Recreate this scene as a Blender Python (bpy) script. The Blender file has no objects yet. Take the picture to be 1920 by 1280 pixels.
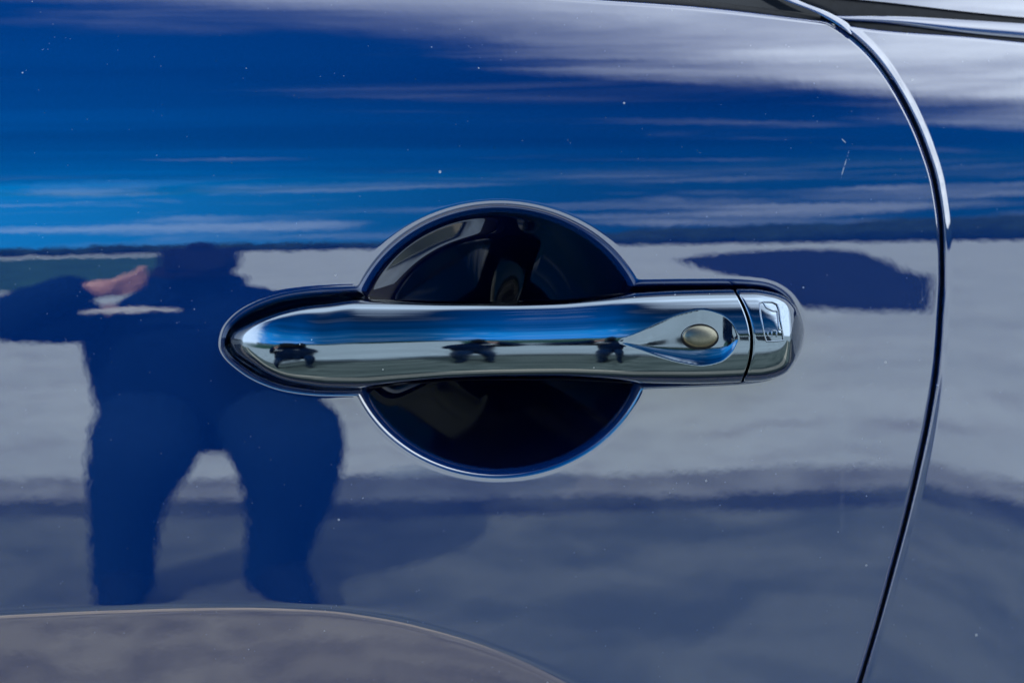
import bpy, bmesh, math, random
import numpy as np
from mathutils import Vector, Matrix
random.seed(7); rng = np.random.default_rng(7)
S = bpy.context.scene
COL = S.collection

# ------------------------------------------------------------------ camera, world, sun
K, D, ZC = .00022, 1.5, .95          # metres per reference pixel at the door, camera distance, handle height
cd = bpy.data.cameras.new('camera'); cam = bpy.data.objects.new('camera', cd); COL.objects.link(cam)
cam.location = (0, -D, ZC); cam.rotation_euler = (math.radians(90), 0, 0)
cd.sensor_width = 36; cd.lens = 36 * D / (1920 * K); cd.clip_start = .01; cd.clip_end = 3000
cd.dof.use_dof = True; cd.dof.focus_distance = D - .005; cd.dof.aperture_fstop = 7
S.camera = cam
S.render.resolution_x, S.render.resolution_y = 1024, 682
S.view_settings.view_transform = 'Standard'; S.view_settings.look = 'None'
S.view_settings.exposure = 1.5; S.view_settings.gamma = 1

SUN_EL, SUN_AZ = math.radians(40), math.radians(-50)     # azimuth from +Y towards +X
sd_ = bpy.data.lights.new('sun', 'SUN'); sun = bpy.data.objects.new('sun', sd_); COL.objects.link(sun)
sd_.energy = 3.4; sd_.angle = math.radians(.53); sd_.color = (1, .95, .88)
sdir = Vector((math.sin(SUN_AZ) * math.cos(SUN_EL), math.cos(SUN_AZ) * math.cos(SUN_EL), math.sin(SUN_EL)))
sun.rotation_euler = sdir.to_track_quat('Z', 'Y').to_euler()

class NT:
    def __init__(s, tree): s.t = tree; s.n = tree.nodes; s.l = tree.links
    def add(s, typ, ins=None, **kw):
        n = s.n.new(typ)
        for k, v in kw.items(): setattr(n, k, v)
        for k, v in (ins or {}).items():
            sk = n.inputs[k]
            if isinstance(v, bpy.types.NodeSocket): s.l.new(v, sk)
            elif isinstance(v, bpy.types.Node): s.l.new(v.outputs[0], sk)
            else: sk.default_value = v
        return n
    def math(s, op, a, b=0., c=None, clamp=False):
        d = {0: a, 1: b}
        if c is not None: d[2] = c
        return s.add('ShaderNodeMath', d, operation=op, use_clamp=clamp).outputs[0]
    def remap(s, v, a, b, c=0., d=1.):
        return s.add('ShaderNodeMapRange', {0: v, 1: a, 2: b, 3: c, 4: d}, interpolation_type='SMOOTHSTEP').outputs[0]
    def mix(s, f, a, b, blend='MIX'):
        n = s.add('ShaderNodeMix', data_type='RGBA', blend_type=blend)
        for k, v in ((0, f), (6, a), (7, b)):
            if isinstance(v, bpy.types.NodeSocket): s.l.new(v, n.inputs[k])
            else: n.inputs[k].default_value = v if not isinstance(v, tuple) else tuple(v) + (1,) * (4 - len(v))
        return n.outputs[2]
    def noise(s, vec, scale, detail=4., rough=.55, out=0, dist=0.):
        return s.add('ShaderNodeTexNoise', {'Vector': vec, 'Scale': scale, 'Detail': detail, 'Roughness': rough, 'Distortion': dist}).outputs[out]
    def mapping(s, vec, scale=(1, 1, 1), loc=(0, 0, 0), rot=(0, 0, 0)):
        return s.add('ShaderNodeMapping', {'Vector': vec, 'Location': loc, 'Rotation': rot, 'Scale': scale}).outputs[0]

W = bpy.data.worlds.new('World'); S.world = W; W.use_nodes = True
w = NT(W.node_tree); w.n.clear()
sky = w.add('ShaderNodeTexSky', sky_type='NISHITA', sun_disc=False, sun_elevation=SUN_EL, sun_rotation=SUN_AZ,
            air_density=.8, dust_density=0., ozone_density=6.)
hs = w.add('ShaderNodeHueSaturation', {'Saturation': 1.35, 'Value': 1., 'Color': sky.outputs[0]})
tc = w.add('ShaderNodeTexCoord')
sx = w.add('ShaderNodeSeparateXYZ', {0: tc.outputs['Generated']})
zz = w.math('ADD', w.math('MAXIMUM', sx.outputs[2], 0.), .06)
rgt = w.math('DIVIDE', sx.outputs[0], zz); bck = w.math('DIVIDE', sx.outputs[1], zz)      # cloud layer seen in plan
pl = w.add('ShaderNodeCombineXYZ', {0: rgt, 1: bck, 2: 0.}).outputs[0]
n1 = w.noise(w.mapping(pl, (.55, 1.1, 1), rot=(0, 0, .25)), 2.2, 6., .58, dist=.4)
n2 = w.noise(w.mapping(pl, (.35, 1.2, 1), loc=(3.1, 1.7, 0), rot=(0, 0, .1)), 2.4, 6., .56, dist=.6)
bank = w.math('ADD', w.math('ADD', bck, .58), w.math('MULTIPLY', rgt, .74))               # >0 : cloud bank overhead and to the right
bk = w.remap(w.math('ADD', bank, w.math('MULTIPLY_ADD', n1, 1.0, -.5)), -.22, .46)
wisp = w.math('MULTIPLY', w.remap(n2, .58, .82), .11)
n3 = w.noise(w.add('ShaderNodeCombineXYZ', {0: w.math('MULTIPLY', sx.outputs[0], 2.2), 1: w.math('MULTIPLY', sx.outputs[1], 1.2), 2: w.math('MULTIPLY', sx.outputs[2], 15.)}).outputs[0], 1.6, 6., .6, dist=.5)
lowc = w.math('MULTIPLY', w.math('MULTIPLY', w.remap(n3, .46, .66), .19), w.math('MULTIPLY', w.remap(sx.outputs[2], .0, .05), w.remap(sx.outputs[2], .26, .12)))
lft = w.remap(w.math('ADD', sx.outputs[0], w.math('MULTIPLY_ADD', n3, .9, -.45)), -.2, -.95, 0., .9)
bk = w.math('MAXIMUM', bk, lft)
cl = w.math('MAXIMUM', bk, w.math('MAXIMUM', wisp, lowc))
lum = w.math('MULTIPLY', w.remap(w.noise(pl, 3., 5., .6), .3, .75, .72, 1.1), w.remap(sx.outputs[2], .78, .98, 1.08, .62))   # thicker, greyer cloud overhead
cc = w.add('ShaderNodeCombineColor', {0: w.math('MULTIPLY', lum, 14.2), 1: w.math('MULTIPLY', lum, 15.8), 2: w.math('MULTIPLY', lum, 17.)})
g0 = w.mix(1., hs.outputs[0], (.10, .222, .158), 'MULTIPLY')
g1 = w.add('ShaderNodeGamma', {0: g0, 1: 1.45}).outputs[0]
veil = w.remap(w.noise(w.mapping(pl, (.22, .9, 1), loc=(5.3, .4, 0)), 2., 4., .55), .3, .7, 4.4, 7.4)
vv = w.add('ShaderNodeCombineColor', {0: veil, 1: veil, 2: veil}).outputs[0]
g2 = w.mix(1., g1, vv, 'MULTIPLY')
g2 = w.mix(1., g2, (.06, 1.98, 5.15), 'DARKEN')
side = w.remap(sx.outputs[0], -.2, .45, 1.75, .36)          # the sky is brighter towards the sun's side
g2 = w.mix(1., g2, w.add('ShaderNodeCombineColor', {0: side, 1: side, 2: side}).outputs[0], 'MULTIPLY')
skyc = w.mix(cl, g2, cc.outputs[0])
bg = w.add('ShaderNodeBackground', {'Color': skyc, 'Strength': .1})
w.l.new(bg.outputs[0], w.add('ShaderNodeOutputWorld').inputs[0])

# ------------------------------------------------------------------ materials
def mat(name, color=(.5, .5, .5), rough=.5, metal=0., **kw):
    m = bpy.data.materials.new(name); m.use_nodes = True
    t = NT(m.node_tree); b = t.n['Principled BSDF']
    b.inputs['Base Color'].default_value = tuple(color) + (1,)
    b.inputs['Roughness'].default_value = rough; b.inputs['Metallic'].default_value = metal
    for k, v in kw.items(): b.inputs[k.replace('_', ' ')].default_value = v
    return m, t, b
def grain(t, b, base, amt=.3, scale=40., bump=.0, obj=True):
    co = t.add('ShaderNodeTexCoord').outputs['Object']
    n = t.noise(co, scale, 5.)
    dk = tuple(c * (1 - amt) for c in base); lt = tuple(min(1, c * (1 + amt)) for c in base)
    t.l.new(t.mix(t.remap(n, .3, .7), dk, lt), b.inputs['Base Color'])
    if bump:
        t.l.new(t.add('ShaderNodeBump', {'Strength': 1., 'Distance': bump, 'Height': n}).outputs[0], b.inputs['Normal'])

def paint_material(name='blue_paint', dust=True):
    m, t, b = mat(name, (.001, .012, .11), .42, .0)
    b.inputs['Specular IOR Level'].default_value = 0.
    b.inputs['Coat Weight'].default_value = 1.; b.inputs['Coat Roughness'].default_value = .012; b.inputs['Coat IOR'].default_value = 2.35
    co = t.add('ShaderNodeTexCoord').outputs['Object']
    # orange peel of the clear coat
    pe = t.noise(co, 165., 2., .5)
    pe2 = t.noise(co, 62., 2., .5)
    h = t.math('ADD', t.math('MULTIPLY', pe, 1.25), t.math('MULTIPLY', pe2, 2.6))
    bp = t.add('ShaderNodeBump', {'Strength': 1., 'Distance': 7.e-6, 'Height': h})
    t.l.new(bp.outputs[0], b.inputs['Coat Normal'])
    fl = t.noise(co, 2600., 2., .6)
    base = t.mix(t.remap(fl, .3, .7), (.0002, .0145, .084), (.0004, .0185, .102))
    # dust specks: sparse tiny dots, denser in a few patches, plus dry water marks
    vo = t.add('ShaderNodeTexVoronoi', {'Vector': co, 'Scale': 170.}, feature='F1')
    rad = t.math('MULTIPLY', t.add('ShaderNodeSeparateColor', {0: vo.outputs['Color']}).outputs[0], .09)
    patch = t.remap(t.noise(co, 16., 3.), .52, .72)
    pick = t.math('GREATER_THAN', t.math('ADD', t.add('ShaderNodeSeparateColor', {0: vo.outputs['Color']}).outputs[1], t.math('MULTIPLY', patch, .32)), .91)
    dot = t.math('MULTIPLY', t.math('LESS_THAN', vo.outputs['Distance'], t.math('ADD', rad, .012)), pick)
    vf = t.add('ShaderNodeTexVoronoi', {'Vector': co, 'Scale': 900.}, feature='F1')
    fine = t.math('MULTIPLY', t.math('LESS_THAN', vf.outputs['Distance'], .16),
                  t.math('GREATER_THAN', t.math('ADD', t.add('ShaderNodeSeparateColor', {0: vf.outputs['Color']}).outputs[1], t.math('MULTIPLY', t.remap(t.noise(co, 34., 2.), .62, .74), .10)), .985))
    sp = t.add('ShaderNodeSeparateXYZ', {0: co}); ox, oz = sp.outputs[0], sp.outputs[2]
    def mark(x0, z0, x1, z1, wd, amt):
        # a thin straight mark on the paint between two points of the door
        L = math.hypot(x1 - x0, z1 - z0); ux, uz = (x1 - x0) / L, (z1 - z0) / L
        dx = t.math('SUBTRACT', ox, x0); dz = t.math('SUBTRACT', oz, z0)
        al = t.math('ADD', t.math('MULTIPLY', dx, ux), t.math('MULTIPLY', dz, uz))
        ac = t.math('ABSOLUTE', t.math('SUBTRACT', t.math('MULTIPLY', dx, uz), t.math('MULTIPLY', dz, ux)))
        inside = t.math('MULTIPLY', t.remap(al, 0., L * .12), t.remap(al, L, L * .8))
        br = t.remap(t.noise(co, 420., 2.), .40, .58)
        return t.math('MULTIPLY', t.math('MULTIPLY', t.remap(ac, wd, wd * .3), inside), t.math('MULTIPLY', br, amt))
    k_ = 1.04 * K
    def q(px, py): return (px - 960) * k_, ZC + (640 - py) * k_
    mk = t.math('MAXIMUM', mark(*q(1562, 345), *q(1580, 288), .00035, .5), mark(*q(1566, 268), *q(1574, 276), .0003, .6))
    mk = t.math('MAXIMUM', mk, mark(*q(1571, 1010), *q(1571, 640), .0014, .045))
    dust_f = t.math('MAXIMUM', t.math('MULTIPLY', t.math('MAXIMUM', dot, t.math('MULTIPLY', fine, .6)), .6), mk)
    base = t.mix(dust_f, base, (.42, .42, .42))
    t.l.new(base, b.inputs['Base Color'])
    t.l.new(t.math('SUBTRACT', 1., t.math('MULTIPLY', dust_f, .8)), b.inputs['Coat Weight'])
    return m
PAINT = paint_material()

SHADED_PAINT, t, b = mat('shaded_recess_paint', (.0004, .002, .016), .5, 0., Specular_IOR_Level=0., Coat_Weight=1., Coat_Roughness=.05, Coat_IOR=1.95)  # door paint darkened in colour and coat to stand for shade in the recess
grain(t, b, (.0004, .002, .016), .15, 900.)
CHROME, t, b = mat('dark_chrome', (.150, .184, .232), .035, 1.)
co = t.add('ShaderNodeTexCoord').outputs['Object']
sm = t.noise(t.mapping(co, (1, 1, 6)), 60., 4.)
t.l.new(t.remap(sm, .35, .75, .05, .11), b.inputs['Roughness'])
vo = t.add('ShaderNodeTexVoronoi', {'Vector': co, 'Scale': 420.}, feature='F1')
dd = t.math('MULTIPLY', t.math('LESS_THAN', vo.outputs['Distance'], .09), t.math('GREATER_THAN', t.add('ShaderNodeSeparateColor', {0: vo.outputs['Color']}).outputs[0], .965))
t.l.new(t.mix(dd, (.150, .184, .232), (.75, .75, .75)), b.inputs['Base Color'])
t.l.new(t.math('MULTIPLY_ADD', dd, -.7, 1.), b.inputs['Metallic'])
t.l.new(t.add('ShaderNodeBump', {'Strength': 1., 'Distance': 1.6e-6, 'Height': t.noise(co, 150., 2.)}).outputs[0], b.inputs['Normal'])
BUTTON, t, b = mat('satin_button', (.135, .13, .105), .34, 1.); grain(t, b, (.135, .13, .105), .08, 900.)
RUBBER, t, b = mat('black_rubber', (.006, .007, .010), .4, Specular_IOR_Level=.12); grain(t, b, (.006, .007, .010), .2, 300.)
DARK, t, b = mat('dark_plastic', (.004, .004, .006), .5, Specular_IOR_Level=.15); grain(t, b, (.004, .004, .006), .2, 200.)
GLASS, t, b = mat('tinted_glass', (.008, .010, .014), .06, Specular_IOR_Level=.15); grain(t, b, (.008, .010, .014), .2, 3.)
TYRE, t, b = mat('tyre_rubber', (.02, .02, .02), .8); grain(t, b, (.02, .02, .02), .3, 60.)
ALLOY, t, b = mat('alloy', (.45, .46, .48), .3, 1.); grain(t, b, (.45, .46, .48), .06, 40.)
JEANS, t, b = mat('dark_denim', (.004, .013, .036), .9, Specular_IOR_Level=.0); grain(t, b, (.004, .013, .036), .35, 120.)
JACKET, t, b = mat('navy_jacket', (.003, .010, .030), .85, Specular_IOR_Level=.0); grain(t, b, (.003, .010, .030), .3, 60.)
SKIN, t, b = mat('skin', (.33, .165, .125), .5); grain(t, b, (.33, .165, .125), .1, 60.)
HAIR, t, b = mat('dark_hair', (.012, .009, .007), .6, Specular_IOR_Level=.0); grain(t, b, (.012, .009, .007), .3, 300.)
SHOE, t, b = mat('dark_shoe', (.004, .009, .02), .6, Specular_IOR_Level=.0); grain(t, b, (.004, .009, .02), .3, 60.)
STRAP, t, b = mat('pale_strap', (.55, .55, .52), .7); grain(t, b, (.55, .55, .52), .1, 200.)
FOLIAGE, t, b = mat('foliage', (.012, .024, .014), .8, Specular_IOR_Level=0.); grain(t, b, (.012, .024, .014), .5, .8)
GRASS, t, b = mat('grass', (.02, .055, .04), .9, Specular_IOR_Level=0.); grain(t, b, (.02, .055, .04), .4, .7)
DARKPATCH, t, b = mat('dark_patch', (.012, .016, .02), .9, Specular_IOR_Level=0.); grain(t, b, (.012, .016, .02), .25, 3.)
GUTTER, t, b = mat('gutter_stone', (.146, .162, .158), .85, Specular_IOR_Level=0.); grain(t, b, (.146, .162, .158), .3, 5.)

SLAB, t, b = mat('slab_concrete', (.3, .3, .3), .9, Specular_IOR_Level=0.)
co = t.add('ShaderNodeTexCoord').outputs['Object']
big = t.noise(co, 3., 5., .6, dist=1.2); str_ = t.noise(t.mapping(co, (.5, 3.4, 1)), 17., 5., .62, dist=2.)
c1 = t.mix(t.remap(big, .35, .68), (.36, .315, .235), (.50, .44, .335))
t.l.new(t.mix(t.math('MULTIPLY', t.remap(str_, .47, .60), .8), c1, (.17, .15, .115)), b.inputs['Base Color'])
DARKGUT, t, b = mat('dark_gutter', (.04, .05, .05), .9, Specular_IOR_Level=0.); grain(t, b, (.04, .05, .05), .35, 5.)
ASPHALT, t, b = mat('asphalt', (.1, .1, .1), .9, Specular_IOR_Level=0.)
co = t.add('ShaderNodeTexCoord').outputs['Object']
big = t.noise(t.mapping(co, (1, 1.6, 1)), 3.4, 6., .62, dist=.6); fine = t.noise(co, 60., 5., .65)
c1 = t.mix(t.remap(big, .34, .68), (.057, .074, .066), (.108, .128, .112))
t.l.new(t.mix(t.math('MULTIPLY', t.remap(fine, .5, .75), .35), c1, (.04, .04, .04)), b.inputs['Base Color'])
t.l.new(t.add('ShaderNodeBump', {'Strength': .6, 'Distance': .006, 'Height': fine}).outputs[0], b.inputs['Normal'])
GROUND, t, b = mat('gravel_lot', (.3, .29, .27), .9, Specular_IOR_Level=0.)
co = t.add('ShaderNodeTexCoord').outputs['Object']
big = t.noise(co, .9, 6., .6); fine = t.noise(co, 14., 5., .6); pock = t.noise(t.mapping(co, (1, 2.2, 1)), 3.2, 4., .6, dist=.8)
c1 = t.mix(t.remap(big, .35, .65), (.262, .298, .296), (.322, .362, .358))
c2 = t.mix(t.math('MULTIPLY', t.remap(pock, .5, .72), .55), c1, (.15, .15, .15))
c3 = t.mix(t.math('MULTIPLY', t.remap(fine, .45, .7), .28), c2, (.18, .18, .18))
t.l.new(c3, b.inputs['Base Color'])
t.l.new(t.add('ShaderNodeBump', {'Strength': .6, 'Distance': .01, 'Height': fine}).outputs[0], b.inputs['Normal'])

# ------------------------------------------------------------------ object helpers
def link(name, me, m=None, parent=None, label=None, cat=None, kind=None, group=None, smooth=True):
    o = bpy.data.objects.new(name, me); COL.objects.link(o)
    if m: me.materials.append(m)
    if parent: o.parent = parent; o.matrix_parent_inverse = parent.matrix_world.inverted()
    for k, v in (('label', label), ('category', cat), ('kind', kind), ('group', group)):
        if v: o[k] = v
    if smooth and me.polygons: me.polygons.foreach_set('use_smooth', np.ones(len(me.polygons), bool))
    return o
def empty(name, loc, label, cat, rz=0):
    o = bpy.data.objects.new(name, None); COL.objects.link(o); o.location = loc; o.rotation_euler.z = rz
    o['label'] = label; o['category'] = cat; o.empty_display_size = .1
    bpy.context.view_layer.update()
    return o
def mesh(name, V, Q, normals=None):
    V = np.asarray(V, float); Q = np.asarray(Q, int)
    used, inv = np.unique(Q.ravel(), return_inverse=True)
    V = V[used]; Q = inv.reshape(Q.shape)
    me = bpy.data.meshes.new(name)
    me.vertices.add(len(V)); me.vertices.foreach_set('co', V.ravel().astype(np.float32))
    me.loops.add(Q.size); me.loops.foreach_set('vertex_index', Q.ravel().astype(np.int32))
    me.polygons.add(len(Q)); me.polygons.foreach_set('loop_start', (np.arange(len(Q)) * Q.shape[1]).astype(np.int32))
    me.update(calc_edges=True); me.validate()
    me.polygons.foreach_set('use_smooth', np.ones(len(me.polygons), bool))
    if normals is not None: me.normals_split_custom_set_from_vertices([tuple(n) for n in normals[used]])
    return me
def quads(nr, nc, wrap=False):
    i = np.arange(nr - 1)[:, None]; j = np.arange(nc if wrap else nc - 1)[None, :]
    a = i * nc + j; b_ = i * nc + (j + 1) % nc
    return np.stack([a, b_, b_ + nc, a + nc], -1).reshape(-1, 4)
def grid_normals(V):
    du = np.gradient(V, axis=1); dv = np.gradient(V, axis=0)
    n = np.cross(dv, du); n /= np.linalg.norm(n, axis=-1, keepdims=True) + 1e-12
    n[n[..., 1] > 0] *= -1
    return n
def pchip(x, y):
    x = np.asarray(x, float); y = np.asarray(y, float); h = np.diff(x); d = np.diff(y) / h
    m = np.zeros_like(y); m[0] = d[0]; m[-1] = d[-1]
    for i in range(1, len(x) - 1):
        if d[i - 1] * d[i] > 0:
            w1, w2 = 2 * h[i] + h[i - 1], h[i] + 2 * h[i - 1]; m[i] = (w1 + w2) / (w1 / d[i - 1] + w2 / d[i])
    def f(q):
        q = np.asarray(q, float); qq = np.clip(q, x[0], x[-1]); i = np.clip(np.searchsorted(x, qq) - 1, 0, len(x) - 2)
        s = (qq - x[i]) / h[i]
        r = (1 + 2 * s) * (1 - s) ** 2 * y[i] + s * (1 - s) ** 2 * h[i] * m[i] + s * s * (3 - 2 * s) * y[i + 1] + s * s * (s - 1) * h[i] * m[i + 1]
        return r + np.where(q < x[0], (q - x[0]) * m[0], 0) + np.where(q > x[-1], (q - x[-1]) * m[-1], 0)
    return f
def sstep(a, b, v): s = np.clip((v - a) / (b - a), 0, 1); return s * s * (3 - 2 * s)
def smax(a, b, k): h = np.clip(.5 + (a - b) / (2 * k), 0, 1); return b + (a - b) * h + k * h * (1 - h)
def softplus(v, k): return np.where(v > 12 * k, v, k * np.log1p(np.exp(np.clip(v / k, -40, 40))))
def catmull(pts, n=8, closed=True):
    P = np.asarray(pts, float); out = []
    m = len(P)
    for i in range(m):
        p0, p1, p2, p3 = P[i - 1], P[i], P[(i + 1) % m], P[(i + 2) % m]
        for s in np.linspace(0, 1, n, endpoint=False):
            out.append(.5 * (2 * p1 + (p2 - p0) * s + (2 * p0 - 5 * p1 + 4 * p2 - p3) * s * s + (3 * p1 - p0 - 3 * p2 + p3) * s ** 3))
    return np.array(out)
def poly_sd(x, y, poly):
    """signed distance to a closed polygon, negative inside"""
    sh = x.shape; x = x.ravel(); y = y.ravel(); best = np.full(x.shape, 1e9); ins = np.zeros(x.shape, bool)
    for a, b_ in zip(poly, np.roll(poly, -1, 0)):
        ex, ey = b_ - a; L = ex * ex + ey * ey + 1e-12
        s = np.clip(((x - a[0]) * ex + (y - a[1]) * ey) / L, 0, 1)
        best = np.minimum(best, (x - a[0] - s * ex) ** 2 + (y - a[1] - s * ey) ** 2)
        c = ((a[1] > y) != (b_[1] > y)) & (x < (b_[0] - a[0]) * (y - a[1]) / (b_[1] - a[1] + 1e-12) + a[0]); ins ^= c
    d = np.sqrt(best); return np.where(ins, -d, d).reshape(sh)

# ------------------------------------------------------------------ body side surface (coordinates in reference-pixel units on the door plane)
ky = np.array([-400, -100, 0, 120, 250, 350, 430, 470, 520, 640, 800, 1000, 1140, 1400, 1900, 3600.])
kv = np.array([4e-4, 1.0e-3, 1.25e-3, 1.25e-3, 1.1e-3, 9.0e-4, 7.0e-4, 5.6e-4, 4.6e-4, 3.3e-4, 2.6e-4, 2.3e-4, 2.2e-4, 1.5e-4, 0, 0])
_p = np.arange(-400, 3601, 1.); _k = np.interp(_p, ky, kv)
_A = -np.concatenate([[0], np.cumsum((_k[1:] + _k[:-1]) / 2)]); _A += -.016 - np.interp(462, _p, _A)
_T = np.tan(_A); _G = -np.concatenate([[0], np.cumsum((_T[1:] + _T[:-1]) / 2)]) * K; _G -= np.interp(640, _p, _G)
B0, RH, CT = .17, 1.5, -.06
def Fside(px, py):
    X = (px - 960) * K; Z = (640 - py) * K
    Xc = np.clip(X, -.32, .32)
    return B0 * X + Xc * Xc / (2 * RH) + (X - Xc) * Xc / RH * .7 + np.interp(py, _p, _G) + CT * Xc * np.clip(Z, -.2, .2)
def to3(px, py, f):
    s = (D + f) / D
    return np.stack([(px - 960) * K * s, f, ZC + (640 - py) * K * s], -1)

gap_y = [-90, -40, 0, 25, 62, 110, 190, 270, 350, 440, 520, 600, 680, 780, 880, 980, 1080, 1180, 1280, 1500, 2200, 3400]
gap_x = [1300, 1398, 1468, 1530, 1590, 1641, 1694, 1731, 1755, 1766, 1767, 1763, 1757, 1742, 1721, 1697, 1670, 1642, 1612, 1545, 1400, 1300]
xgap = pchip(gap_y, gap_x)
def gap_perp(px, py):
    s = (xgap(py + 2) - xgap(py - 2)) / 4
    return (px - xgap(py)) / np.sqrt(1 + s * s)

crest = pchip([-3000, -800, -200, 0, 200, 450, 600, 720, 850, 950, 1060, 1200, 1400, 1800, 3000], [1500, 1240, 1168, 1153, 1143, 1137, 1142, 1158, 1190, 1225, 1277, 1360, 1510, 1850, 3000])
def lower_tuck(px, py):
    s = (crest(px + 3) - crest(px - 3)) / 6
    t_ = (py - crest(px)) / np.sqrt(1 + s * s) * K
    # the lower door folds under below the crest line, then straightens out again
    return .30 * (softplus(t_, .0007) - softplus(t_ - .09, .02)) * sstep(2200, 1500, px)

CAPS = catmull([(405, 645), (413, 612), (438, 583), (475, 561), (520, 545), (570, 536), (640, 531), (760, 528), (950, 524), (1150, 520), (1300, 518), (1400, 519),
                (1450, 526), (1485, 548), (1505, 580), (1512, 615), (1506, 655), (1489, 689), (1462, 711), (1420, 722), (1350, 728), (1200, 735), (950, 741),
                (760, 745), (640, 747), (580, 745), (520, 735), (470, 715), (434, 690), (413, 668)], 6)
th = np.linspace(0, 2 * math.pi, 180, endpoint=False)
CUP = np.stack([935 + 300 * np.cos(th), 638 + 267 * np.sin(th)], -1)
# depth profiles as functions of the distance inside the outline
_t = np.arange(0, 400, .5)
def prof(theta_max, fillet, wall, fade):
    ang = np.radians(theta_max) * sstep(0, fillet, _t)
    sl = np.tan(ang) * np.where(_t > wall, np.clip(1 - (_t - wall) / fade, 0, 1) ** 1.3, 1)
    return np.cumsum(sl) * .5
_ang = np.radians(66) * sstep(0, 31, _t) * np.clip(1 - (_t - 40) / 243, 0, 1) ** np.where(_t > 40, .25, 0)
PC = np.cumsum(np.tan(_ang)) * .5; PD = np.cumsum(np.clip(np.tan(_ang) - math.tan(math.radians(26)), 0, 9) * sstep(30, 40, _t) * sstep(88, 66, _t)) * .5; PG = prof(66, 22, 26, 18)
def recess(px, py):
    d = np.zeros(px.shape); sdm = np.full(px.shape, 99.)
    m = (px > 380) & (px < 1540) & (py > 345) & (py < 930)
    x, y = px[m], py[m]
    a = poly_sd(x, y, CUP); c = poly_sd(x, y, CAPS)
    rho = np.hypot((x - 935) / 300, (y - 638) / 267); tt_ = (1 - rho) * 283; phi = np.arctan2(-(y - 638) / 267, (x - 935) / 300)
    wl = (sstep(.25, .9, np.cos(phi - math.radians(140)))) * sstep(.0, .22, rho)
    ha = np.interp(tt_, _t, PC) - wl * np.interp(tt_, _t, PD); hc = np.interp(-c, _t, PG)
    d[m] = smax(ha, hc, 3.) - .75 * np.exp(-((ha - hc) / 3.) ** 2) * 0
    d[m] -= smax(np.zeros_like(ha), np.zeros_like(ha), 3.)
    sdm[m] = np.minimum(28 - (1 - rho) * 283, c + 15)
    return d * K, sdm
def ease_edge(t_, r):
    """depth of a rolled sheet edge of radius r; t_ = distance from the edge"""
    q = np.clip(r - t_, 0, r * .997)
    return (r - np.sqrt(r * r - q * q)) * K

ytop = pchip([-3000, 600, 1100, 1300, 1530, 1650], [-260, -42, -2, 12, 38, 52])
L1 = pchip([1400, 1500, 1564, 1650, 1810, 1920, 2300, 3300], [16, 33, 44, 57, 69, 80, 120, 240])
def lines(*segs):
    out = []
    for a, b_, st in segs: out.append(np.arange(a, b_, st))
    return np.unique(np.concatenate(out).astype(float))

ground_rot = .165
car = empty('car', (0, 0, 0), 'glossy dark blue car with chrome door handle, fills the picture', 'car', 0)

# ---- front door skin with the stamped handle recess
rows = lines((0, 12, 1), (12, 330, 5), (330, 360, 3), (360, 920, 2), (920, 1110, 5), (1110, 1300, 3), (1300, 1500, 10), (1500, 3421, 60))
U = 1770.
cols = lines((-2000, -60, 60), (-60, 390, 8), (390, 1530, 2), (1530, 1740, 6), (1740, 1758, 2), (1758, 1771, .7))
cols = np.append(cols[cols < U], U)
cu, ru = np.meshgrid(cols, rows)
py = ru.copy()
for _ in range(6):
    e = xgap(py) - 4.
    px = -2000 + (cu + 2000) / (U + 2000) * (e + 2000)
    py = ru + ytop(px) * np.clip(1 - ru / 330, 0, 1)
dep, sdm = recess(px, py)
f = Fside(px, py) + dep + lower_tuck(px, py) + ease_edge(-(gap_perp(px, py) + 4.5 * .95), 6.) + ease_edge(py - ytop(px), 8.)
V = to3(px, py, f); Nn = grid_normals(V)
V = V.reshape(-1, 3); Nn = Nn.reshape(-1, 3)
Q = quads(len(rows), len(cols))[:, ::-1]
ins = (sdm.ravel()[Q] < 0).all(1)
door = link('door', mesh('door', V, Q[~ins], Nn), PAINT, car)
cup = link('handle_recess', mesh('handle_recess', V, Q[ins], Nn), SHADED_PAINT, door)

# ---- rear panel behind the shut line
def Fright(px, py):
    dx = (px - 1765) * K; dz = (640 - py) * K
    return Fside(px, py) - .0012 + dx * -.62 * softplus(-dz - .03, .02) * np.clip(1 - dx / .3, 0, 1)
rows = lines((0, 12, 1), (12, 330, 4), (330, 1300, 6), (1300, 1500, 20), (1500, 3421, 60))
tt = np.concatenate([np.arange(0, 3, .35), np.arange(3, 26, 1.), np.arange(26, 60, 3), np.arange(60, 240, 8), np.arange(240, 1500, 60)])
tu, ru = np.meshgrid(tt, rows); py = ru.copy()
for _ in range(6):
    px = xgap(py) + 4.5 + tu
    py = ru + L1(px) * np.clip(1 - ru / 330, 0, 1)
bead_amp = pchip([-100, 100, 400, 600, 800, 1000, 1300, 3400], [3., 3.8, 3.8, 3.2, 2.5, 1.7, 1., .7])
def roll_right(px, py, r=5.):
    t_ = np.maximum(gap_perp(px, py) - 4.0, 0)
    return ease_edge(t_, r) - bead_amp(py) * K * np.where(t_ < 15, .5 + .5 * np.cos(math.pi * np.clip(t_ / 15, 0, 1)), 0)
f = Fright(px, py) + roll_right(px, py) + ease_edge(py - L1(px), 6.)
V = to3(px, py, f)
back = V[:, :1] + np.array([.0004, .014, 0])
V = np.concatenate([back, V], 1); Nn = grid_normals(V)
rear = link('rear_panel', mesh('rear_panel', V.reshape(-1, 3), quads(len(rows), V.shape[1])[:, ::-1]), PAINT, car)

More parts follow.
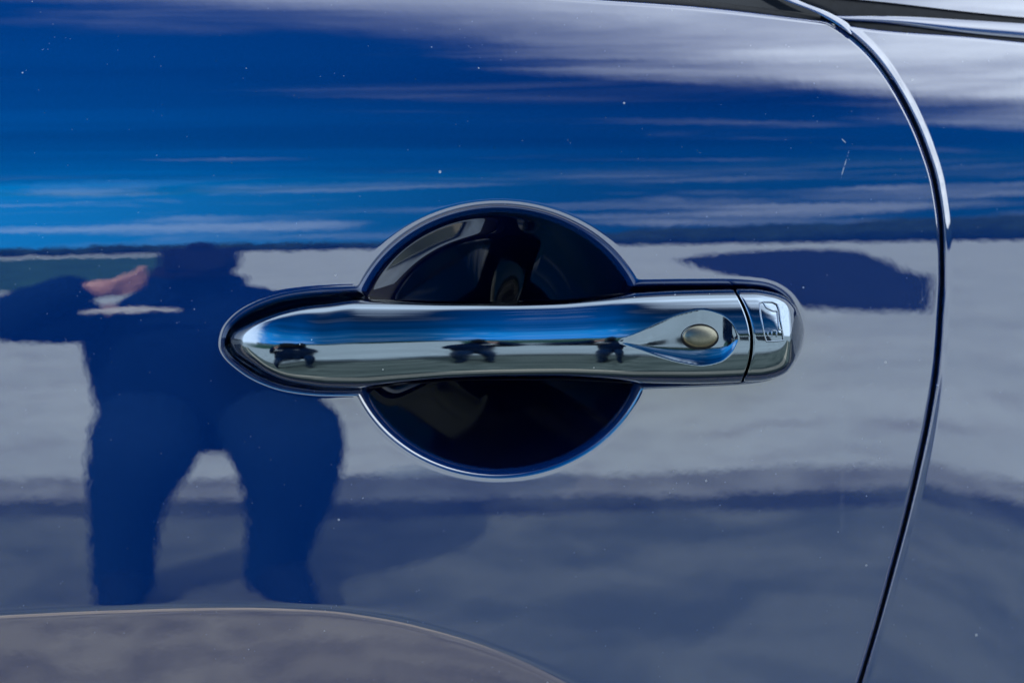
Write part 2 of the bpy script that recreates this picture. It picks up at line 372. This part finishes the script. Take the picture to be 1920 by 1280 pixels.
# jamb and rubber seal seen as the black line in the shut gap
ys = np.concatenate([np.arange(-80, 1300, 10), np.arange(1300, 3400, 80)]).astype(float)
sx_ = np.linspace(-22, 22, 7); jx, jy = np.meshgrid(sx_, ys)
jp = xgap(jy) + jx
V = to3(jp, jy, Fside(jp, jy) + .0095 - .003 * np.cos(jx / 22 * 1.5))
link('shut_line_seal', mesh('shut_line_seal', V.reshape(-1, 3), quads(len(ys), 7)[:, ::-1]), RUBBER, car)

# ---- strips along the window line
def ribbon(name, x0, x1, lo, hi, off, bulge, m, step=6, n=9, from_gap=False, fun=Fside):
    xs = np.arange(x0, x1 + .1, step).astype(float); s = np.linspace(0, 1, n)
    X, Sg = np.meshgrid(xs, s, indexing='ij')
    if from_gap:
        for _ in range(8):
            Y = lo(X) * (1 - Sg) + hi(X) * Sg
            X = xgap(Y) + 5 + (xs[:, None] - x0) * np.ones_like(Sg)
    Y = lo(X) * (1 - Sg) + hi(X) * Sg
    f = fun(X, Y) + off * K - bulge * K * (1 - (2 * Sg - 1) ** 2)
    if from_gap: f = f + ease_edge(gap_perp(X, Y) - 4, 14.)
    return link(name, mesh(name, to3(X, Y, f).reshape(-1, 3), quads(len(xs), n)), m, car)
shift = lambda g, d: (lambda x: g(x) + d)
L1h = pchip([1400, 1564, 1650, 1810, 1920, 2300, 3300], [20, 38, 43, 62, 72, 110, 228])
L2l = pchip([1400, 1564, 1673, 1810, 1920, 2300, 3300], [22, 30, 31, 38, 45, 74, 150])
L2h = pchip([1400, 1564, 1673, 1810, 1920, 2300, 3300], [-22, -5, 6, 22, 33, 60, 130])
def Fclip(px, py): return Fside(px, py)
ribbon('window_seal', -1000, 1540, shift(ytop, 6), shift(ytop, -11), 9, 4, RUBBER)
ribbon('side_window', -1000, 1560, shift(ytop, -9), shift(ytop, -120), 14, 0, GLASS, 12, 12)
ribbon('panel_seal', 1590, 3200, shift(L1, 5), shift(L1h, -4), 8, 1, RUBBER, from_gap=True)
ribbon('window_trim', 1590, 3200, L1h, L2l, 3, 5, PAINT, from_gap=True)
ribbon('quarter_seal', 1590, 3200, shift(L2l, 4), shift(L2h, -4), 9, 1, RUBBER, from_gap=True)
ribbon('pillar_panel', 1590, 3200, L2h, shift(L2h, -160), 3, 4, PAINT, n=20, from_gap=True)

# bright rolled lip of the rear panel running on up across the window seals
ys = np.arange(-88, 66, 4.); q_ = np.linspace(0, 1, 9); LY, LQ = np.meshgrid(ys, q_, indexing='ij')
wd = 16 * sstep(72, 40, LY) + 1
LX = xgap(LY) + 1 + LQ * wd * 1.5
f = Fside(LX, LY) - .0012 - .0011 * (1 - (1.6 * LQ - .6) ** 2)
link('panel_lip', mesh('panel_lip', to3(LX, LY, f).reshape(-1, 3), quads(len(ys), 9)), PAINT, car)

# ------------------------------------------------------------------ door handle
def tip_tab(u0, tab, sgn=1):
    us = np.array([a for a, *_ in tab], float); q = np.sqrt(np.abs(us - u0)); o = np.argsort(q)
    ft = pchip(q[o], np.array([a[1] for a in tab], float)[o]); fb = pchip(q[o], np.array([a[2] for a in tab], float)[o])
    return lambda u: (ft(np.sqrt(np.abs(u - u0))), fb(np.sqrt(np.abs(u - u0))))
grip_edges = tip_tab(431, [(431, 640, 640), (434, 628, 651), (440, 619, 661), (452, 611, 671), (474, 600, 685), (500, 590, 701), (536, 579, 715), (580, 570, 723), (617, 566, 727), (670, 560, 728), (760, 562, 721),
                           (850, 564, 714), (940, 564, 712), (1040, 561, 712), (1120, 554, 715), (1200, 546, 719), (1290, 542, 720), (1400, 540, 716)])
cap_edges = tip_tab(1508, [(1508, 622, 622), (1506, 606, 640), (1500, 588, 660), (1488, 569, 683), (1470, 553, 701), (1445, 544, 710), (1415, 540, 715), (1380, 540, 716)])
# protrusion of the crest: its slope decides where the grip mirrors the photographer
sl_u = [429, 445, 460, 485, 510, 540, 600, 720, 800, 840, 895, 950, 1000, 1090, 1140, 1190, 1250, 1400]
sl_v = [2.6, 1.45, .85, .36, .045, -.06, -.085, -.06, -.005, .06, .15, .25, .29, .28, .22, .08, .0, .0]
_u = np.arange(429, 1401, 1.); _s = pchip(sl_u, sl_v)(_u); _h = np.hanning(31); _h /= _h.sum(); _s = np.where(_u > 450, np.convolve(np.pad(_s, 15, 'edge'), _h, 'valid'), _s); _pp = np.cumsum(_s)
def grip_crest(u): return -10 * sstep(440, 560, u) + 4 + np.interp(u, _u, _pp) + 9.4 * (1 - np.exp(-np.sqrt(np.clip(u - 431, 0, None)) / 5.2)) 
CREST_END = float(grip_crest(np.array([1385.]))[0])
def cap_crest(u):
    q = np.clip((u - 1386) / (1508 - 1386), 0, 1)
    return 2 + (CREST_END - 2) * np.sqrt(np.clip(1 - q ** 7., 0, 1))
DIMP = catmull([(1160, 642), (1225, 614), (1262, 593), (1296, 581), (1325, 580), (1356, 592), (1376, 612), (1385, 634), (1377, 656), (1356, 675), (1325, 685), (1290, 682), (1255, 672), (1215, 656)], 8)
sc_top = pchip([1140, 1165, 1200, 1240, 1280, 1315, 1350, 1372, 1386, 1420], [646, 638, 623, 603, 587, 580, 588, 604, 632, 660])
sc_bot = pchip([1140, 1165, 1200, 1240, 1280, 1315, 1350, 1372, 1386, 1420], [636, 643, 655, 669, 680, 685, 678, 660, 634, 600])
def scoop(xx, yy, pp, nf):
    """flattened, slightly dished scoop round the button: a ruled cut across the crown of the grip"""
    out = pp.copy()
    for i in range(len(xx)):
        y, p = yy[i, :nf], pp[i, :nf]
        t0, t1 = sc_top(xx[i, :nf]), sc_bot(xx[i, :nf]); h = t1 - t0
        s_ = (y - t0) / np.maximum(h, 1e-6); m_ = (h > 1) & (s_ > 0) & (s_ < 1) & (xx[i, :nf] > 1150) & (xx[i, :nf] < 1400)
        if not m_.any(): continue
        pt = np.interp(t0, y, p); pb = np.interp(t1, y, p)
        A_ = 8.5 * np.clip(h / 105, 0, 1)
        q = pt + (pb - pt) * s_ - A_ * (s_ - s_ ** 5)
        out[i, :nf] = np.where(m_, q, p)
    return out
def crown(u): return sstep(405, 600, u) * sstep(1512, 1482, u)
def expo(u): return 2.3 + 15. * sstep(430, 560, u) * sstep(1511, 1474, u)
def xshift(v): return 23 + 8 * v - 25 * v * v
def section(u, edges, crest, wts, nf=112, flare=None, inset=0.):
    """closed rings for every u; returns px, py, protrusion (px)"""
    yt, yb = edges(u); yt = yt + inset; yb = yb - inset
    yc = ((yt + yb) / 2)[:, None]; hw = (np.maximum(yb - yt, .2) / 2)[:, None]
    ph = np.linspace(0, math.pi, nf)[None, :]
    v = -np.cos(ph); yF = yc + hw * v
    ne = expo(u)[:, None]
    pF = (crest(u) - inset)[:, None] * np.sqrt(np.clip(1 - np.abs(v) ** ne, 0, 1)) + .26 * hw * (1 - v * v) * crown(u)[:, None]
    ft = (flare[0](u) if flare else 0 * u)[:, None]; fb = (flare[1](u) if flare else 0 * u)[:, None]
    w_ = np.array([.16, .42, .72, .94, 1., 1.])[None, :]; d_ = np.array([4., 11., 22., 34., 46., 60.])[None, :]
    sk = sstep(0, 12, ft + fb); lim = np.minimum(1, hw / 46) * (1 - sk) + sk
    yb_, yt_ = yc + hw + fb * w_, yc - hw - ft * w_; dd_ = -d_ * lim
    k_ = np.linspace(0, 1, 10)[None, 1:-1]
    yB = np.concatenate([yb_, yb_[:, -1:] * (1 - k_) + yt_[:, -1:] * k_, yt_[:, ::-1]], 1)
    pB = np.concatenate([dd_, dd_[:, -1:] + 0 * k_, dd_[:, ::-1]], 1)
    xB = np.concatenate([w_, np.ones_like(k_), w_[:, ::-1]], 1) * (-15 * sstep(520, 436, u)[:, None] if flare else 0 * yc)
    yy = np.concatenate([yF, yB + 0 * yc], 1); pp = np.concatenate([pF, pB + 0 * yc], 1)
    vv = (yy - yc) / hw
    xx = u[:, None] + wts[:, None] * xshift(np.clip(vv, -1, 1))
    xx[:, nf:] += xB
    return xx, yy, pp
def handle_base(px, py):
    """plane the grip stands on, a little inside the recess lip"""
    X = (px - 960) * K
    return B0 * X + X * X / (2 * RH) + .0006
def emit(name, xx, yy, pp, m, parent, caps=True):
    f = handle_base(xx, yy) - pp * K
    V = to3(xx, yy, f); n = V.shape[1]
    Q = quads(V.shape[0], n, True)
    VV = V.reshape(-1, 3)
    me = mesh(name, VV, Q)
    bm = bmesh.new(); bm.from_mesh(me)
    bmesh.ops.holes_fill(bm, edges=[e for e in bm.edges if e.is_boundary], sides=0)
    bmesh.ops.recalc_face_normals(bm, faces=bm.faces); bm.to_mesh(me); bm.free()
    return link(name, me, m, parent)
ug = np.unique(np.concatenate([431.2 + np.linspace(0, 1, 40) ** 2 * 90, np.arange(519, 1150, 6), np.arange(1150, 1383, 2)]))
wg = sstep(1150, 1382, ug)
fl_t = pchip([431, 440, 474, 536, 580, 617, 670, 705, 740, 1400], [8, 17, 27, 32, 30, 26, 12, 3, 0, 0]); fl_b = pchip([431, 440, 474, 536, 580, 617, 670, 700, 740, 1400], [8, 16, 20, 13, 9, 7, 4, 1, 0, 0])
xx, yy, pp = section(ug, grip_edges, grip_crest, wg, flare=(fl_t, fl_b))
pp = scoop(xx, yy, pp, 112)
pc_scoop = float(np.interp(631, yy[np.argmin(np.abs(ug - 1293))][:112], pp[np.argmin(np.abs(ug - 1293))][:112]))
for ins_, du in ((.5, .8), (1.6, 1.5), (14, 1.9)):
    a, b_, c_ = section(np.array([1382. + du]), grip_edges, grip_crest, np.ones(1), inset=ins_)
    xx, yy, pp = np.vstack([xx, a]), np.vstack([yy, b_]), np.vstack([pp, c_])
handle = emit('door_handle', xx, yy, pp, CHROME, car)
handle.data.materials.append(DARK)
_w = xx.shape[1]
handle.data.polygons.foreach_set('material_index', np.array([int((i % _w >= 116 and i % _w < 127) or (i % _w >= 111 and xx[i // _w, 50] > 720) or (i % _w >= 104 and 690 < xx[i // _w, 50] < 1185)) if i < (xx.shape[0] - 1) * xx.shape[1] else 0 for i in range(len(handle.data.polygons))], np.int32))
# end cap with the lock cover
us, inn = [], []
for ins_, du in ((14, 0), (4, .3), (1.8, 1.), (.6, 2.2), (.1, 3.8)): us.append(1387.2 + du); inn.append(ins_)
XX, YY, PP = [], [], []
for u_, i_ in zip(us, inn):
    a, b_, c_ = section(np.array([u_]), cap_edges, cap_crest, np.ones(1), inset=i_); XX.append(a); YY.append(b_); PP.append(c_)
uc = 1508 - (np.linspace(1, 0, 60) ** 2) * (1508 - 1394); uc[-1] = 1507.9
a, b_, c_ = section(uc, cap_edges, cap_crest, sstep(1508, 1394, uc)); XX.append(a); YY.append(b_); PP.append(c_)
emit('end_cap', np.vstack(XX), np.vstack(YY), np.vstack(PP) + 1.0, CHROME, handle)

# satin button in the scoop
n_r, n_t = 12, 40
vb, rr = [], np.linspace(0, 1, n_r)
pc = pc_scoop
th = np.linspace(0, 2 * math.pi, n_t, endpoint=False)
ring = [(r * math.sin(math.pi / 2 * min(1, r * 1)) if False else r, 10 * math.sqrt(max(0, 1 - r ** 2.2))) for r in rr[1:]] + [(1.0, -8)]
PX = np.array([[1313 + 34.5 * r * math.cos(a) for a in th] for r, h in ring]); PY = np.array([[631 + 22.5 * r * math.sin(a) + .10 * 0 for a in th] for r, h in ring])
HH = np.array([[pc + h for a in th] for r, h in ring])
V = to3(PX, PY, handle_base(PX, PY) - HH * K)
ctr = to3(np.array([1313.]), np.array([631.]), handle_base(np.array([1313.]), 0) - (pc + 10) * K)
VV = np.vstack([V.reshape(-1, 3), ctr]); ci = len(VV) - 1
me = bpy.data.meshes.new('lock_button')
fs = [tuple(q) for q in quads(len(ring), n_t, True)] + [(ci, (i + 1) % n_t, i) for i in range(n_t)]
me.from_pydata([tuple(v) for v in VV], [], [tuple(int(i) for i in f_) for f_ in fs])
bm = bmesh.new(); bm.from_mesh(me); bmesh.ops.recalc_face_normals(bm, faces=bm.faces); bm.to_mesh(me); bm.free()
link('lock_button', me, BUTTON, handle)
# dark seat ring round the button
PX = np.array([[1312 + (34.5 + q) * math.cos(a) for a in th] for q in (-2, 0, 2.2)]); PY = np.array([[631 + (22.5 + q) * math.sin(a) for a in th] for q in (-2, 0, 2.2)])
HH = np.array([[pc + 1.5 + 2 * (q == 0) for a in th] for q in (-2, 0, 2.2)])
link('button_seat', mesh('button_seat', to3(PX, PY, handle_base(PX, PY) - HH * K).reshape(-1, 3), quads(3, n_t, True)), RUBBER, handle)

# raised outline mark on the end cap
def cap_height(px, py):
    u = px - 14.; yt, yb = cap_edges(np.array([u])); yc = (yt + yb) / 2; hw = (yb - yt) / 2
    v = float(np.clip((py - yc[0]) / hw[0], -.99, .99)); ne = float(expo(u)); return float(cap_crest(np.array([u]))[0]) * math.sqrt(1 - abs(v) ** ne) + .26 * hw[0] * (1 - v * v) * float(crown(u)) + 1.
def tube(bm, pts, r, n=8):
    pts = [Vector(p) for p in pts]; prev = None
    for i, p in enumerate(pts):
        d = (pts[min(i + 1, len(pts) - 1)] - pts[max(i - 1, 0)]).normalized()
        a = d.cross(Vector((0, 1, .001))).normalized(); b2 = d.cross(a)
        ri = [bm.verts.new(p + (a * math.cos(q) + b2 * math.sin(q)) * r) for q in np.linspace(0, 2 * math.pi, n, endpoint=False)]
        if prev:
            for k in range(n): bm.faces.new((prev[k], prev[(k + 1) % n], ri[(k + 1) % n], ri[k]))
        prev = ri
bm = bmesh.new()
marks = [[(1424, 569), (1426, 590), (1430, 612), (1433, 628), (1437, 640)], [(1424, 569), (1430, 566), (1448, 566), (1457, 570), (1461, 580), (1463, 598), (1467, 619), (1469, 638)],
         [(1431, 567), (1437, 577), (1450, 583), (1458, 583)], [(1458, 583), (1459, 600), (1461, 618), (1467, 619)], [(1437, 640), (1452, 640), (1469, 638)],
         [(1440, 622), (1440, 630), (1447, 630), (1447, 620), (1456, 620), (1456, 632)]]
for ln in marks:
    P = np.array(ln, float); q = np.linspace(0, len(P) - 1, 4 * len(P)); X = np.interp(q, range(len(P)), P[:, 0]); Y = np.interp(q, range(len(P)), P[:, 1])
    tube(bm, [to3(np.array(x), np.array(y), handle_base(np.array(x), 0) - (cap_height(x, y) + .2) * K) for x, y in zip(X, Y)], 1.5 * K)
me = bpy.data.meshes.new('embossed_mark'); bm.to_mesh(me); bm.free()
link('embossed_mark', me, CHROME, handle)

# ------------------------------------------------------------------ rest of the car (outside the picture: it shades the ground the paint mirrors)
body = empty('tmp', (0, 0, 0), 'x', 'x', ground_rot)
RM = Matrix.Rotation(ground_rot, 4, 'Z')
def shell(name, secs, m, n=28, exp=5.):
    """loft along the car of rounded boxes: (x, y0, y1, z0, z1)"""
    V = []
    for x, y0, y1, z0, z1 in secs:
        for a in np.linspace(0, 2 * math.pi, n, endpoint=False):
            c, s = math.cos(a), math.sin(a); r = (abs(c) ** exp + abs(s) ** exp) ** (-1 / exp)
            V.append(RM @ Vector((x, (y0 + y1) / 2 + (y1 - y0) / 2 * r * c, (z0 + z1) / 2 + (z1 - z0) / 2 * r * s)))
    me = bpy.data.meshes.new(name); k = len(secs)
    F = [tuple(int(i) for i in q) for q in quads(k, n, True)] + [tuple(range(n - 1, -1, -1)), tuple(range((k - 1) * n, k * n))]
    me.from_pydata(V, [], F); return link(name, me, m, car)
shell('body_shell', [(-2.15, .55, 1.2, .40, .62), (-2.05, .35, 1.42, .3, .78), (-1.7, .22, 1.56, .24, .86), (-1.0, .13, 1.66, .22, .93), (-.5, .13, 1.67, .22, .95), (0, .13, 1.68, .22, .96), (.6, .14, 1.66, .22, .96), (1.3, .17, 1.6, .24, .98), (1.75, .3, 1.5, .3, .94), (1.95, .5, 1.3, .4, .75)], PAINT)
shell('cabin', [(-1.0, .3, 1.5, .9, 1.0), (-.55, .32, 1.46, .9, 1.33), (-.2, .34, 1.44, .9, 1.50), (.3, .34, 1.44, .9, 1.55), (.9, .36, 1.42, .9, 1.50), (1.4, .4, 1.36, .9, 1.30), (1.8, .5, 1.26, .9, 1.0)], GLASS)
shell('roof', [(-.3, .40, 1.38, 1.46, 1.50), (0, .33, 1.45, 1.49, 1.555), (.4, .33, 1.45, 1.52, 1.58), (.9, .36, 1.42, 1.47, 1.53), (1.2, .42, 1.34, 1.36, 1.41)], PAINT)
for wx in (-1.38, 1.2):
    for wy in (.28, 1.5):
        bm = bmesh.new()
        bmesh.ops.create_cone(bm, cap_ends=True, segments=40, radius1=.32, radius2=.32, depth=.21, matrix=RM @ Matrix.Translation((wx, wy, .32)) @ Matrix.Rotation(math.pi / 2, 4, 'X'))
        bmesh.ops.bevel(bm, geom=[e for e in bm.edges if len(e.link_faces) == 2 and any(len(q.verts) > 4 for q in e.link_faces)], offset=.03, segments=3, affect='EDGES')
        me = bpy.data.meshes.new('wheel'); bm.to_mesh(me); bm.free(); wo = link('wheel', me, TYRE, car, smooth=False)
        bm = bmesh.new()
        bmesh.ops.create_cone(bm, cap_ends=True, segments=32, radius1=.21, radius2=.19, depth=.23, matrix=RM @ Matrix.Translation((wx, wy, .32)) @ Matrix.Rotation(math.pi / 2, 4, 'X'))
        me = bpy.data.meshes.new('rim'); bm.to_mesh(me); bm.free(); link('rim', me, ALLOY, wo, smooth=False)
bpy.data.objects.remove(body)

# ------------------------------------------------------------------ the place mirrored in the paint
def sheet(name, pts, z, m, kind='structure', **kw):
    bm = bmesh.new(); bm.faces.new([bm.verts.new((x, y, z)) for x, y in pts]); me = bpy.data.meshes.new(name); bm.to_mesh(me); bm.free()
    return link(name, me, m, kind=kind, smooth=False, **kw)
sheet('ground', [(-1500, -1500), (1500, -1500), (1500, 1500), (-1500, 1500)], 0, GROUND)
def along(x, dist): q = RM @ Vector((x, -dist, 0)); return (q.x, q.y)
def wavy(d, amp, x0=-14., x1=14., st=.09):
    xs = np.arange(x0, x1, st); v = np.cumsum(rng.normal(0, 1, len(xs))); v -= np.convolve(v, np.ones(15) / 15, 'same')
    return [along(x, d + amp * k) for x, k in zip(xs, v)]
e0 = wavy(2.05, .012); e1 = wavy(2.19, .014); e2 = wavy(2.385, .012)
sheet('asphalt', [along(-14, -8), along(14, -8)] + e0[::-1], .004, ASPHALT)
sheet('concrete_slab', wavy(.27, .006) + wavy(.78, .006)[::-1], .008, SLAB)
sheet('dark_gutter', e0 + e1[::-1], .0042, DARKGUT)
sheet('gutter', e1 + e2[::-1], .0044, GUTTER)
# far lawn to the left, flat dark patch of ground to the right
lawn = [(-60, -11.7), (-3.2, -12.0), (-1.2, -12.1), (-.5, -11.65), (.17, -11.6), (.7, -11.9), (1.06, -12.6), (1.5, -15), (1.93, -19), (3.0, -28), (3.8, -36), (6, -58), (9, -85), (-60, -85)]
sheet('lawn', lawn, .004, GRASS)
dark_pts = [(9.9, -19.9), (11.2, -22.5), (13.5, -26.3), (19.8, -35.2), (23, -37.5), (21, -31.5), (12.3, -17.4), (9, -12.3), (7.6, -9.9), (5.6, -7.2), (4.44, -5.65), (4.1, -5.9), (4.03, -6.32), (4.9, -8.2), (5.8, -10.1), (7.5, -14.2)]
sheet('dark_ground_patch', dark_pts, .004, DARKPATCH)
# far tree belt: one leafy mass that nobody could count
def belt(name, pts, hfun, m, n):
    bm = bmesh.new()
    P = np.array(pts, float); L = np.concatenate([[0], np.cumsum(np.linalg.norm(np.diff(P, axis=0), axis=1))])
    for i in range(n):
        s = random.random() * L[-1]; x = np.interp(s, L, P[:, 0]); y = np.interp(s, L, P[:, 1])
        h = hfun(s / L[-1]) * random.uniform(.65, 1.15); r = h * random.uniform(.55, .95)
        mtx = Matrix.Translation((x + random.gauss(0, 2), y + random.gauss(0, 3), h * random.uniform(.4, .55))) @ Matrix.Diagonal((r * 1.5, r, h * .6, 1))
        bmesh.ops.create_icosphere(bm, subdivisions=2, radius=1, matrix=mtx)
    for v in bm.verts: v.co += Vector((random.gauss(0, .18), random.gauss(0, .18), random.gauss(0, .16)))
    me = bpy.data.meshes.new(name); bm.to_mesh(me); bm.free()
    link(name, me, m, kind='stuff', smooth=False)
belt('far_tree_belt', [(-140, -150), (-40, -170), (30, -165), (75, -150)], lambda s: 2.9, FOLIAGE, 260)
belt('near_tree_belt', [(50, -150), (80, -125), (112, -97), (175, -70)], lambda s: 3.2 + 4.2 * min(1, s * 3) + 5. * max(0, s - .45), FOLIAGE, 300)

# ------------------------------------------------------------------ the photographer mirrored in the door
person = empty('person', (.02, -1.72, 0), 'person in dark jacket and jeans crouching with a camera, mirrored in the blue door', 'person')
def skinned(name, chains, m, parent, sub=2):
    """chains: lists of (x, y, z, r); shared points are merged, first point is the root"""
    idx, V, R, E = {}, [], [], set()
    def vid(p):
        k = tuple(round(c, 4) for c in p[:3])
        if k not in idx: idx[k] = len(V); V.append(p[:3]); R.append(p[3])
        return idx[k]
    for ch in chains:
        for a, b_ in zip(ch, ch[1:]): E.add((vid(a), vid(b_)))
    me = bpy.data.meshes.new(name); me.from_pydata(V, list(E), []); o = link(name, me, m, parent)
    md = o.modifiers.new('skin', 'SKIN')
    for v, r in zip(me.skin_vertices[0].data, R):
        v.radius = r if isinstance(r, tuple) else (r, r)
    me.skin_vertices[0].data[0].use_root = True
    ss = o.modifiers.new('sub', 'SUBSURF'); ss.levels = ss.render_levels = sub
    bpy.context.view_layer.update()
    dg = bpy.context.evaluated_depsgraph_get(); ev = bpy.data.meshes.new_from_object(o.evaluated_get(dg)); o.modifiers.clear(); o.data = ev
    if not ev.materials: ev.materials.append(m)
    ev.polygons.foreach_set('use_smooth', np.ones(len(ev.polygons), bool))
    return o
PEL = (.03, -1.84, .47); SPI = (.02, -1.80, .58); CH = (.01, -1.73, .70); NK = (0, -1.70, .77)
SL, SR = (-.17, -1.70, .735), (.19, -1.70, .735); EL, ER = (-.345, -1.63, .745), (.33, -1.66, .64); WL, WR = (-.215, -1.56, .85), (.06, -1.76, .80)
KL, KR = (-.085, -1.53, .41), (.165, -1.53, .41); AL, AR = (-.115, -1.62, .085), (.165, -1.62, .085)
HL, HR = (-.06, -1.82, .46), (.12, -1.82, .46)
def r4(p, r): return (*p, r)
def hand(wr, fw, side, up):
    wr = Vector(wr); fw = Vector(fw).normalized(); side = Vector(side).normalized(); pal = wr + fw * .05
    ch = [[r4(wr, .022), (*pal, .028)]]
    for i, (o, L) in enumerate(((-.027, .065), (-.009, .075), (.009, .07), (.026, .055))):
        a = pal + side * o + fw * .035; b2 = a + fw * L * .32 + Vector(up) * .03; c = b2 - fw * L * .15 + Vector(up) * .06
        ch.append([(*pal, .028), (*a, .0095), (*b2, .009), (*c, .008)])
    a = pal + side * -.03; ch.append([(*pal, .028), (*(a - fw * .005), .011), (*(a + fw * .035 + Vector(up) * .012), .0095)])
    return ch
body_ch = [[r4(PEL, .12), r4(SPI, .12), r4(CH, (.15, .11)), r4(NK, .055), (0, -1.69, .82, .07), (-.005, -1.675, .875, .078), (-.005, -1.68, .92, .05)],
           [r4(CH, (.15, .11)), r4(SL, .05), r4(EL, .034), r4(WL, .022)], [r4(CH, (.15, .11)), r4(SR, .06), r4(ER, .043), r4(WR, .026)],
           [r4(PEL, .12), r4(HL, .085), r4(KL, .058), r4(AL, .04)],
           [r4(PEL, .12), r4(HR, .085), r4(KR, .058), r4(AR, .04)]]
body_ch += hand(WL, (.9, .2, .12), (0, .3, 1), (.3, 0, .5)) + hand(WR, (-.4, .1, .8), (.6, 0, .5), (-.3, 0, .5))
skinned('body', body_ch, SKIN, person)
rings = [(.045, -1.80, .43, .215, .16), (.05, -1.79, .50, .235, .17), (.05, -1.77, .58, .245, .165), (.04, -1.74, .66, .24, .155), (.025, -1.72, .73, .215, .135), (.01, -1.71, .79, .14, .10), (0, -1.69, .835, .09, .085), (0, -1.665, .875, .085, .09)]
Vj = [(cx + rx * math.copysign(abs(math.cos(a)) ** .8, math.cos(a)) + .008 * math.sin(5 * a + 9 * cz), cy + ry * math.sin(a), cz + .01 * math.sin(3 * a)) for cx, cy, cz, rx, ry in rings for a in np.linspace(0, 2 * math.pi, 36, endpoint=False)]
me = bpy.data.meshes.new('jacket'); me.from_pydata(Vj, [], [tuple(int(i) for i in q) for q in quads(len(rings), 36, True)]); link('jacket', me, JACKET, person)
for sh, el, wr in ((SL, EL, WL), (SR, ER, WR)):
    skinned('sleeve', [[(*(Vector(sh) * .9 + Vector(CH) * .1), .085), (*(Vector(sh) * .5 + Vector(el) * .5), .085), (*el, .08), (*(Vector(el) * .5 + Vector(wr) * .5), .072), (*wr, .058), (*(Vector(el) * -.2 + Vector(wr) * 1.2), .05)]], JACKET, person)
skinned('trousers', [[r4(PEL, .15), (*HL, .11), (*KL, .112), (-.118, -1.58, .26, .072), (-.118, -1.61, .13, .066), (-.118, -1.62, .05, .066), (-.118, -1.62, .0, .06)],
                     [r4(PEL, .15), (*HR, .11), (*KR, .118), (.178, -1.58, .26, .088), (.165, -1.61, .13, .064), (.16, -1.62, .05, .06), (.155, -1.62, .0, .058)]], JEANS, person)
for A_ in (AL, AR):
    sg = -1 if A_ is AL else 1
    skinned('shoe', [[(A_[0], A_[1] - .05, .055, .05), (A_[0] + sg * .005, A_[1] + .05, .058, .056), (A_[0] + sg * .015, A_[1] + .15, .046, .046), (A_[0] + sg * .02, A_[1] + .21, .038, .032)]], SHOE, person)
skinned('hair', [[(-.005, -1.72, .82, .07), (-.005, -1.67, .88, .092), (-.005, -1.625, .90, .075), (-.005, -1.60, .86, .06)]], HAIR, person)
skinned('camera_strap', [[(-.20, -1.55, .775, .006), (-.12, -1.545, .782, .008), (-.03, -1.54, .775, .005)]], STRAP, person)
# camera in the hands, its lens rim just behind the viewpoint
pc_ = empty('photo_camera', (0, -1.55, .90), 'black camera held up by the crouching person mirrored in the door', 'camera')
bm = bmesh.new()
bmesh.ops.create_cube(bm, size=1, matrix=Matrix.Translation((0, -1.60, .95)) @ Matrix.Diagonal((.14, .05, .095, 1)))
bmesh.ops.create_cube(bm, size=1, matrix=Matrix.Translation((0, -1.60, 1.006)) @ Matrix.Diagonal((.055, .048, .03, 1)))
bmesh.ops.bevel(bm, geom=bm.edges[:], offset=.008, segments=2, affect='EDGES')
me = bpy.data.meshes.new('camera_body'); bm.to_mesh(me); bm.free(); link('camera_body', me, DARK, pc_, smooth=False)
bm = bmesh.new()
bmesh.ops.create_cone(bm, cap_ends=True, segments=40, radius1=.036, radius2=.039, depth=.06, matrix=Matrix.Translation((0, -1.545, .95)) @ Matrix.Rotation(-math.pi / 2, 4, 'X'))
me = bpy.data.meshes.new('lens'); bm.to_mesh(me); bm.free(); link('lens', me, DARK, pc_, smooth=False)
